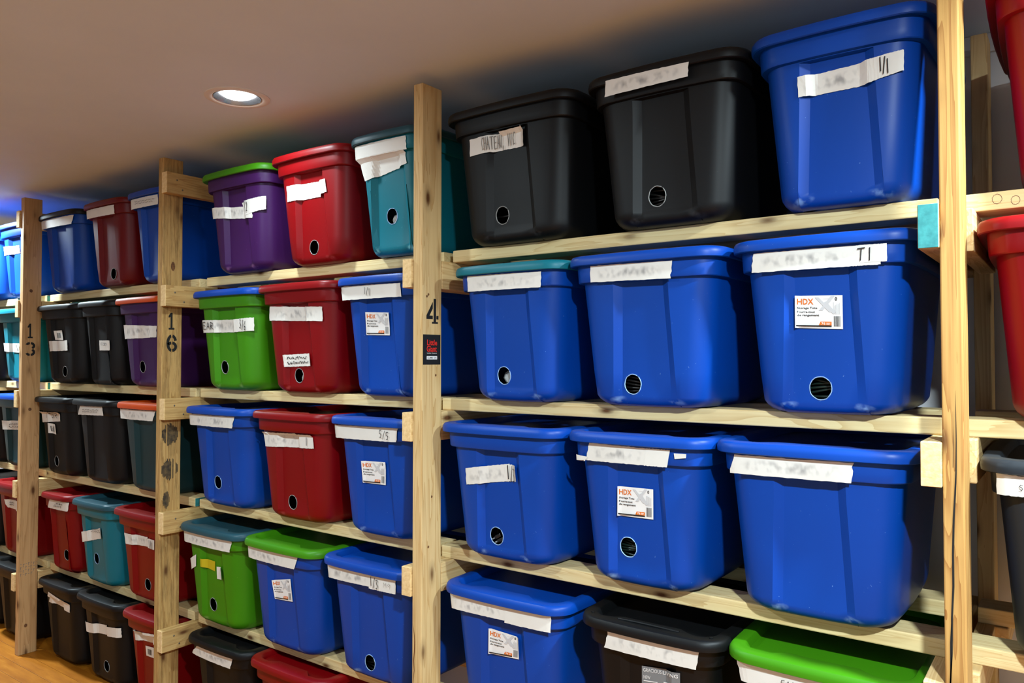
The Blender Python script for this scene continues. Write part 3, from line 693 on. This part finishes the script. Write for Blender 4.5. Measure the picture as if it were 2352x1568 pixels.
TOTES = [
('A11', -1.121, 0.035, 1.848, 0.47, 'black', 'black', (-0.0367, 0.081), [('tape', [(-0.138, 0.316), (0.06, 0.323), (0.057, 0.27), (-0.138, 0.267)]), ('ink2', 'CHATEAU, VIC', [(-0.088, 0.312), (0.029, 0.315), (0.027, 0.278), (-0.087, 0.275)])]),
('A12', -0.6315, 0.035, 1.848, 0.445, 'black', 'black', (-0.0245, 0.075), [('blur', [(-0.1395, 0.382), (0.0945, 0.379), (0.0885, 0.343), (-0.1435, 0.34)])]),
('A13', -0.2075, 0.035, 1.848, 0.395, 'blue', 'blue', None, [('blur', [(-0.0835, 0.297), (0.0715, 0.303), (0.0685, 0.253), (-0.0825, 0.251)]), ('tape', [(0.0685, 0.303), (0.1365, 0.309), (0.1355, 0.266), (0.0675, 0.253)]), ('ink', '1/1', [(0.0885, 0.297), (0.1095, 0.299), (0.1095, 0.269), (0.0885, 0.267)])]),
('A21', -1.12, 0.035, 1.3763, 0.408, 'blue', 'teal', (-0.032, 0.0767), [('blur', [(-0.135, 0.373), (0.131, 0.37), (0.129, 0.326), (-0.136, 0.3265)])]),
('A22', -0.6905, 0.035, 1.3763, 0.445, 'blue', 'blue', (-0.0375, 0.059), [('blur', [(-0.1385, 0.373), (0.0985, 0.37), (0.0915, 0.326), (-0.1395, 0.3295)])]),
('A23', -0.246, 0.035, 1.3763, 0.412, 'blue', 'blue', (-0.008, 0.059), [('blur', [(-0.143, 0.3707), (0.085, 0.37), (0.08, 0.326), (-0.151, 0.326)]), ('tape', [(0.081, 0.37), (0.129, 0.37), (0.128, 0.326), (0.055, 0.326)]), ('tape', [(0.088, 0.37), (0.141, 0.37), (0.141, 0.332), (0.088, 0.332)]), ('ink', 'T1', [(0.083, 0.3632), (0.119, 0.3632), (0.116, 0.3362), (0.082, 0.3372)]), ('hdx', [(-0.0562, 0.2697), (0.0448, 0.2667), (0.0438, 0.1917), (-0.0582, 0.1967)])]),
('A31', -1.1535, 0.035, 0.9064, 0.445, 'blue', 'blue', (-0.0255, 0.0716), [('blur', [(-0.1215, 0.2676), (0.0355, 0.2916), (0.0345, 0.2406), (-0.1215, 0.2176)]), ('tape', [(0.0175, 0.2896), (0.0635, 0.2896), (0.0665, 0.2436), (0.0175, 0.2386)]), ('ink', '1/3', [(0.0265, 0.2826), (0.0625, 0.2856), (0.0635, 0.2456), (0.0265, 0.2426)])]),
('A32', -0.7075, 0.035, 0.9064, 0.417, 'blue', 'blue', (-0.0345, 0.1016), [('blur', [(-0.1265, 0.3726), (0.0465, 0.37), (0.0395, 0.326), (-0.1375, 0.326)]), ('tape', [(0.0425, 0.37), (0.1065, 0.37), (0.0975, 0.326), (0.0355, 0.326)]), ('tape', [(0.1165, 0.3626), (0.1485, 0.3626), (0.1475, 0.3526), (0.1185, 0.3486)]), ('tape', [(-0.1705, 0.3386), (-0.1305, 0.3356), (-0.1405, 0.3236), (-0.1785, 0.3196)]), ('hdx', [(-0.0546, 0.2616), (0.0454, 0.2626), (0.0424, 0.1846), (-0.0586, 0.1836)])]),
('A33', -0.2735, 0.035, 0.9064, 0.445, 'blue', 'blue', None, [('blur', [(-0.1655, 0.3705), (0.0975, 0.3715), (0.0945, 0.3275), (-0.1785, 0.326)])]),
('A41', -1.1375, 0.035, 0.4239, 0.445, 'blue', 'blue', None, [('blur', [(-0.1925, 0.37), (0.0315, 0.373), (0.0285, 0.332), (-0.1925, 0.326)]), ('tape', [(0.0265, 0.371), (0.1795, 0.371), (0.1755, 0.326), (0.0255, 0.326)]), ('hdx', [(-0.0524, 0.2871), (0.0556, 0.2821), (0.0506, 0.2171), (-0.0574, 0.2101)])]),
('A42', -0.6735, 0.035, 0.4239, 0.403, 'black', 'black', None, [('blur', [(-0.1045, 0.37), (0.1445, 0.373), (0.1345, 0.326), (-0.1165, 0.326)]), ('grac', [(-0.0215, 0.2921), (0.0895, 0.3041), (0.0865, 0.2191), (-0.0255, 0.2051)])]),
('A43', -0.2545, 0.035, 0.4239, 0.429, 'green', 'green', None, [('tape', [(-0.1845, 0.37), (0.1005, 0.3701), (0.0965, 0.326), (-0.1845, 0.326)]), ('ink', 'EAGLE CR', [(-0.0775, 0.3557), (0.0125, 0.3577), (0.0125, 0.3438), (-0.0775, 0.3427)])]),
('B11', -2.4625, 0.035, 1.848, 0.445, 'purple', 'green', None, [('blur', [(-0.1925, 0.271), (0.1115, 0.247), (0.1115, 0.2), (-0.1925, 0.227)]), ('tape', [(0.0315, 0.269), (0.1805, 0.278), (0.1775, 0.228), (0.0565, 0.214)]), ('ink', '2/2', [(0.0565, 0.268), (0.0925, 0.267), (0.0895, 0.233), (0.0525, 0.233)])]),
('B12', -2.0115, 0.035, 1.848, 0.433, 'red', 'red', (-0.0025, 0.059), [('blur', [(-0.1245, 0.292), (0.0525, 0.29), (0.0525, 0.235), (-0.1245, 0.235)]), ('tape', [(0.0505, 0.289), (0.0925, 0.291), (0.0975, 0.245), (0.0505, 0.239)])]),
('B13', -1.614, 0.035, 1.848, 0.3559, 'teal', 'darkteal', (0.0, 0.128), [('tape', [(-0.148, 0.373), (0.104, 0.37), (0.104, 0.326), (-0.148, 0.328)]), ('tape', [(-0.148, 0.329), (0.088, 0.329), (0.092, 0.286), (-0.107, 0.255)])]),
('B21', -2.526, 0.035, 1.3763, 0.436, 'green', 'blue', (-0.034, 0.0927), [('blur', [(-0.188, 0.2847), (0.075, 0.2817), (0.07, 0.2317), (-0.188, 0.2337)]), ('tape', [(0.07, 0.2817), (0.179, 0.2867), (0.176, 0.2357), (0.065, 0.2317)]), ('ink', 'BEAR', [(-0.188, 0.2777), (-0.061, 0.2737), (-0.064, 0.2457), (-0.188, 0.2477)]), ('ink', '3/6', [(0.108, 0.2757), (0.147, 0.2767), (0.144, 0.2427), (0.105, 0.2417)])]),
('B22', -2.0825, 0.035, 1.3763, 0.445, 'red', 'red', (-0.0115, 0.0647), [('blur', [(-0.1465, 0.3227), (0.1505, 0.3107), (0.1465, 0.2597), (-0.1555, 0.2707)]), ('tape', [(-0.0835, 0.1407), (0.0585, 0.1467), (0.0635, 0.1007), (-0.0775, 0.0967)]), ('scr', '', [(-0.0705, 0.1367), (0.0575, 0.1417), (0.0545, 0.1037), (-0.0685, 0.0997)])]),
('B23', -1.6615, 0.035, 1.3763, 0.3909, 'blue', 'blue', None, [('tape', [(-0.1655, 0.373), (0.1265, 0.37), (0.1325, 0.326), (-0.1585, 0.326)]), ('ink', '1/1', [(-0.0335, 0.3615), (0.0005, 0.3615), (-0.0005, 0.3385), (-0.0345, 0.3385)]), ('hdx', [(-0.0557, 0.2837), (0.0513, 0.2787), (0.0473, 0.2037), (-0.0577, 0.2067)])]),
('B31', -2.5645, 0.035, 0.9064, 0.445, 'blue', 'blue', (-0.0359, 0.0966), [('blur', [(-0.1925, 0.37), (0.1405, 0.3706), (0.1205, 0.326), (-0.1925, 0.326)])]),
('B32', -2.112, 0.035, 0.9064, 0.444, 'red', 'red', (-0.015, 0.0676), [('blur', [(-0.15, 0.3226), (0.055, 0.3276), (0.051, 0.2746), (-0.143, 0.2676)]), ('tape', [(0.053, 0.3256), (0.136, 0.3266), (0.138, 0.2776), (0.049, 0.2746)]), ('ink', '1', [(0.102, 0.3156), (0.113, 0.3166), (0.111, 0.2876), (0.1, 0.2876)])]),
('B33', -1.6765, 0.035, 0.9064, 0.4209, 'blue', 'blue', None, [('tape', [(-0.1805, 0.37), (0.1325, 0.373), (0.1245, 0.3286), (-0.1805, 0.326)]), ('ink', '5/5', [(0.0555, 0.3615), (0.1005, 0.3625), (0.0995, 0.3385), (0.0545, 0.3375)]), ('hdx', [(-0.0589, 0.2526), (0.0501, 0.2556), (0.0441, 0.1796), (-0.0589, 0.1786)])]),
('B41', -2.6009, 0.035, 0.4239, 0.4378, 'green', 'darkteal', (-0.0261, 0.0831), [('blur', [(-0.1889, 0.37), (0.1629, 0.3701), (0.1449, 0.3261), (-0.1889, 0.326)]), ('tape', [(-0.1889, 0.2461), (-0.1031, 0.2801), (-0.1101, 0.2301), (-0.1889, 0.2021)]), ('tape', [(0.0189, 0.2461), (0.0659, 0.2501), (0.0659, 0.1991), (0.0169, 0.1961)]), ('yel', [(-0.0731, 0.2671), (0.0099, 0.2661), (0.0049, 0.2241), (-0.0771, 0.2341)])]),
('B42', -2.1565, 0.035, 0.4239, 0.445, 'blue', 'green', None, [('blur', [(-0.1925, 0.37), (0.0685, 0.37), (0.0475, 0.326), (-0.1925, 0.326)]), ('tape', [(0.0635, 0.37), (0.1205, 0.3701), (0.1005, 0.326), (0.0445, 0.326)]), ('hdx', [(-0.0584, 0.2551), (0.0426, 0.2751), (0.0476, 0.1921), (-0.0534, 0.1851)])]),
('B43', -1.6985, 0.035, 0.4239, 0.445, 'blue', 'blue', (-0.0155, 0.059), [('blur', [(-0.1925, 0.37), (0.0345, 0.373), (0.0335, 0.332), (-0.1925, 0.326)]), ('tape', [(0.0305, 0.371), (0.1485, 0.371), (0.1465, 0.326), (0.0295, 0.326)]), ('ink', '1/3', [(0.0385, 0.365), (0.0775, 0.365), (0.0765, 0.3352), (0.0375, 0.335)]), ('ink2', 'MQ', [(0.0985, 0.3577), (0.1315, 0.3577), (0.1315, 0.3417), (0.0985, 0.3427)])]),
('B51', -2.546, 0.035, -0.02, 0.416, 'black', 'black', None, [('blur', [(-0.116, 0.37), (0.122, 0.37), (0.105, 0.326), (-0.178, 0.326)])]),
('B52', -2.1125, 0.035, -0.02, 0.445, 'red', 'red', None, []),
('C11', -3.9715, 0.035, 1.848, 0.445, 'blue', 'black', None, [('tape', [(-0.1925, 0.373), (0.1805, 0.37), (0.1595, 0.326), (-0.1925, 0.33)])]),
('C12', -3.4915, 0.035, 1.848, 0.417, 'darkred', 'darkred', (0.0205, 0.059), [('tape', [(-0.1785, 0.373), (0.1115, 0.37), (0.1145, 0.327), (-0.1785, 0.332)])]),
('C13', -3.0899, 0.035, 1.848, 0.3802, 'blue', 'blue', None, [('tape', [(-0.1601, 0.373), (0.0929, 0.37), (0.0919, 0.326), (-0.1601, 0.3295)]), ('scr', '', [(-0.1071, 0.3631), (0.0809, 0.3556), (0.0799, 0.3366), (-0.1061, 0.3446)])]),
('C21', -3.9725, 0.035, 1.3763, 0.445, 'black', 'black', (0.0165, 0.0637), [('tape', [(-0.1085, 0.2187), (0.0935, 0.2217), (0.0905, 0.1697), (-0.1075, 0.1667)]), ('bar', [(-0.0565, 0.2717), (0.0185, 0.2727), (0.0255, 0.2237), (-0.0535, 0.2247)])]),
('C22', -3.5655, 0.035, 1.3763, 0.359, 'black', 'black', None, [('tape', [(-0.0115, 0.2157), (0.1075, 0.2137), (0.1045, 0.1667), (-0.0135, 0.1677)]), ('scr', '', [(0.0045, 0.2067), (0.1005, 0.2057), (0.0985, 0.1877), (0.0025, 0.1887)])]),
('C23', -3.1605, 0.035, 1.3763, 0.445, 'purple', 'orange', (-0.0362, 0.0907), [('blur', [(-0.1925, 0.2837), (0.1285, 0.2707), (0.1195, 0.2217), (-0.1925, 0.2177)])]),
('C31', -4.0005, 0.035, 0.9064, 0.415, 'black', 'black', (-0.0372, 0.0706), [('tape', [(-0.1775, 0.3226), (0.0725, 0.3276), (0.0705, 0.2816), (-0.1775, 0.2656)]), ('bar', [(-0.0685, 0.2676), (-0.0185, 0.2606), (-0.0115, 0.2096), (-0.0695, 0.2156)]), ('ink', 'TOR', [(-0.0805, 0.3216), (0.0275, 0.3216), (0.0235, 0.2946), (-0.0865, 0.2946)])]),
('C32', -3.574, 0.035, 0.9064, 0.432, 'black', 'black', None, [('tape', [(-0.11, 0.37), (0.109, 0.3725), (0.114, 0.332), (-0.14, 0.326)]), ('scr', '', [(-0.085, 0.359), (0.071, 0.363), (0.07, 0.342), (-0.087, 0.336)])]),
('C33', -3.1325, 0.035, 0.9064, 0.445, 'slate', 'orange', None, [('blur', [(-0.1925, 0.37), (0.1315, 0.37), (0.1075, 0.326), (-0.1925, 0.326)])]),
('C41', -3.946, 0.035, 0.4239, 0.334, 'red', 'red', (0.0362, 0.0911), [('tape', [(-0.045, 0.37), (0.137, 0.37), (0.126, 0.326), (-0.071, 0.326)]), ('scr', '', [(0.029, 0.365), (0.101, 0.365), (0.075, 0.335), (-0.002, 0.335)])]),
('C42', -3.5755, 0.035, 0.4239, 0.401, 'teal', 'darkteal', (-0.0185, 0.1221), [('tape', [(-0.1705, 0.2331), (0.0675, 0.2831), (0.0685, 0.2331), (-0.1705, 0.1841)]), ('scr', '', [(-0.0485, 0.2681), (0.0505, 0.2751), (0.0475, 0.2511), (-0.0515, 0.2461)])]),
('C43', -3.1495, 0.035, 0.4239, 0.445, 'red', 'red', (0.0175, 0.0761), [('blur', [(-0.1365, 0.2911), (0.0875, 0.2931), (0.0835, 0.2521), (-0.1305, 0.2421)]), ('tape', [(0.0815, 0.2941), (0.1225, 0.2921), (0.1175, 0.2491), (0.0765, 0.2511)]), ('ink', '1/1', [(0.0835, 0.2851), (0.1155, 0.2851), (0.1115, 0.2521), (0.0805, 0.2541)])]),
('C51', -3.927, 0.035, -0.02, 0.412, 'black', 'black', None, [('tape', [(-0.066, 0.348), (0.125, 0.324), (0.122, 0.273), (-0.099, 0.289)])]),
('C52', -3.5015, 0.035, -0.02, 0.433, 'black', 'black', (0.0095, 0.077), [('tape', [(-0.1865, 0.258), (0.1735, 0.293), (0.1685, 0.248), (-0.1865, 0.211)]), ('scr', '', [(-0.0275, 0.3), (0.0695, 0.303), (0.0665, 0.278), (-0.0305, 0.275)])]),
('C53', -3.0909, 0.035, -0.02, 0.3822, 'red', 'red', None, [('tape', [(-0.0921, 0.322), (0.1019, 0.343), (0.0769, 0.289), (-0.0861, 0.276)]), ('bar', [(-0.0231, 0.261), (0.0449, 0.266), (0.0399, 0.219), (-0.0211, 0.217)])]),
('D12', -4.953, 0.035, 1.848, 0.442, 'blue', 'blue', None, []),
('D13', -4.509, 0.035, 1.848, 0.44, 'blue', 'blue', None, [('tape', [(-0.19, 0.287), (0.028, 0.281), (0.032, 0.238), (-0.19, 0.236)])]),
('D22', -4.953, 0.035, 1.3763, 0.442, 'black', 'black', None, []),
('D23', -4.509, 0.035, 1.3763, 0.44, 'teal', 'teal', None, [('tape', [(-0.19, 0.2167), (0.054, 0.2117), (0.046, 0.1597), (-0.19, 0.1717)]), ('ink', 'NO', [(-0.001, 0.2047), (0.072, 0.2017), (0.067, 0.1687), (-0.007, 0.1687)])]),
('D32', -4.953, 0.035, 0.9064, 0.442, 'black', 'black', None, []),
('D33', -4.509, 0.035, 0.9064, 0.44, 'slate', 'blue', None, [('tape', [(-0.148, 0.2516), (0.086, 0.2606), (0.078, 0.2106), (-0.154, 0.2016)]), ('scr', '', [(-0.06, 0.2436), (0.064, 0.2476), (0.06, 0.2186), (-0.067, 0.2116)])]),
('D42', -4.953, 0.035, 0.4239, 0.442, 'black', 'black', None, []),
('D43', -4.509, 0.035, 0.4239, 0.44, 'red', 'red', None, [('tape', [(-0.08, 0.3041), (0.099, 0.3121), (0.09, 0.2541), (-0.056, 0.2591)]), ('scr', '', [(-0.037, 0.2971), (0.027, 0.3021), (0.023, 0.2731), (-0.042, 0.2681)])]),
('D52', -4.953, 0.035, -0.02, 0.442, 'black', 'black', None, []),
('D53', -4.509, 0.035, -0.02, 0.44, 'black', 'black', None, []),
('E11', 0.2985, 0.02, 1.848, 0.445, 'red', 'red', None, []),
('E21', 0.2785, 0.02, 1.3763, 0.445, 'red', 'red', None, []),
('E31', 0.2785, 0.02, 0.9064, 0.445, 'charcoal', 'charcoal', None, [('tape', [(-0.1925, 0.373), (-0.1135, 0.37), (-0.1145, 0.332), (-0.1925, 0.332)]), ('ink', 'S', [(-0.1555, 0.3555), (-0.1465, 0.3545), (-0.1465, 0.3445), (-0.1555, 0.3455)])])
]
for t_ in TOTES: tote(*t_)

# ---------------------------------------------------------------- what shows through the cut holes
M_cab = plain('dark_green_cord', (18, 34, 28), .35); M_cabk = plain('black_cord', (24, 23, 22), .35); M_paper = noisy('crumpled_paper', (206, 204, 198), (150, 148, 142), 60, .6, .8); M_clear = plain('clear_plastic_wrap', (170, 174, 176), .15)
TD = {t_[0]: t_ for t_ in TOTES}
def cords(code, mat, label, n=7):
    c, xc, Yf, z, W, bc, lc, hole, dec = TD[code]; y = fronty(hole[0], hole[1], W)
    vs, fs = [], []
    for k in range(n):
        h0 = -.03+.06*k/(n-1); a_ = R.uniform(-.012, .012)
        pts = [(-.085, .06, h0-a_), (-.05, .03, h0-a_*.6), (-.02, .016+R.random()*.008, h0), (.02, .016+R.random()*.008, h0+a_*.7+.006*math.sin(k)), (.05, .03, h0+a_), (.085, .06, h0+a_*1.6)]
        # smooth the polyline
        P = [Vector(p) for p in pts]; Q = []
        for i in range(len(P)-1):
            for t in (0, .33, .66): Q.append(P[i].lerp(P[i+1], t))
        Q.append(P[-1]); Q = [Q[0]]+[(Q[i-1]+Q[i]*2+Q[i+1])/4 for i in range(1, len(Q)-1)]+[Q[-1]]
        v, f = tube(Q, .0028, 6); b0 = len(vs); vs += v; fs += [tuple(b0+i for i in ff) for ff in f]
    o = newobj('cord_bundle', mesh('cord_bundle', vs, fs, smooth=60), mat, None, (xc+hole[0], Yf+y, z+hole[1])); tag(o, label, 'cord', 'cords inside the totes')
cords('A12', M_cabk, 'black cords seen through the hole of the middle black top-shelf tote')
cords('A22', M_cabk, 'dark cords behind the hole of the middle second-shelf tote right of post 4')
cords('A23', M_cab, 'dark green cords behind the hole of the T1 tote with printed sticker')
cords('A32', M_cab, 'dark green cords behind the hole of the middle third-shelf blue tote', 9)
cords('B43', M_cabk, 'dark cords behind the hole of the 1/3 blue tote on fourth shelf')
cords('A11', M_cabk, 'dark cords behind the hole of the black tote marked CHATEAU', 3)
# plugs in the left third-shelf tote
c, xc, Yf, z, W, bc, lc, hole, dec = TD['A31']; y = fronty(hole[0], hole[1], W)
e = empty('power_plugs', (xc+hole[0], Yf+y+.02, z+hole[1])); tag(e, 'two black power plugs seen through the hole of the 1/3 tote', 'plug')
for k, (x, zz, r_) in enumerate(((-.006, -.004, .5), (.004, -.014, .45))):
    o = newobj('plug', bbox_mesh('plug', .026, .012, .011, .003), M_cabk, e, (x, -.004, zz)); o.rotation_euler = (0, -r_, 0)
    for s_ in (-1, 1):
        p_ = newobj('prong', bbox_mesh('prong', .012, .0012, .004, .0004), M_grey, o, (-.018, .003*s_, 0))
vs, fs = tube([(.02, 0, 0), (.012, -.004, .014), (-.004, 0, .022), (-.016, .004, .014), (-.012, .01, -.02)], .003, 6); newobj('cord', mesh('cord', vs, fs, smooth=60), M_cabk, e)
def crumple(code, mat, label, name, cat):
    c, xc, Yf, z, W, bc, lc, hole, dec = TD[code]; y = fronty(hole[0], hole[1], W)
    bm = bmesh.new(); bmesh.ops.create_icosphere(bm, subdivisions=2, radius=.026)
    for v in bm.verts: v.co *= R.uniform(.7, 1.15); v.co.y *= .5
    me = bpy.data.meshes.new(name); bm.to_mesh(me); bm.free()
    o = newobj(name, me, mat, None, (xc+hole[0]+.008, Yf+y+.026, z+hole[1]-.008)); tag(o, label, cat)
crumple('B13', M_paper, 'crumpled pale paper seen through the hole of the teal tote', 'crumpled_paper', 'paper')
crumple('B22', M_paper, 'white sheet behind the hole of the red second-shelf tote', 'paper_sheet', 'paper')
crumple('C41', M_paper, 'white item behind the hole of the pink-lit red tote at left', 'paper_sheet', 'paper')
crumple('A21', M_clear, 'clear plastic item behind the hole of the teal-lidded blue tote', 'plastic_wrap', 'packaging')
crumple('C42', M_clear, 'shiny item behind the hole of the fourth-shelf teal tote', 'plastic_wrap', 'packaging')
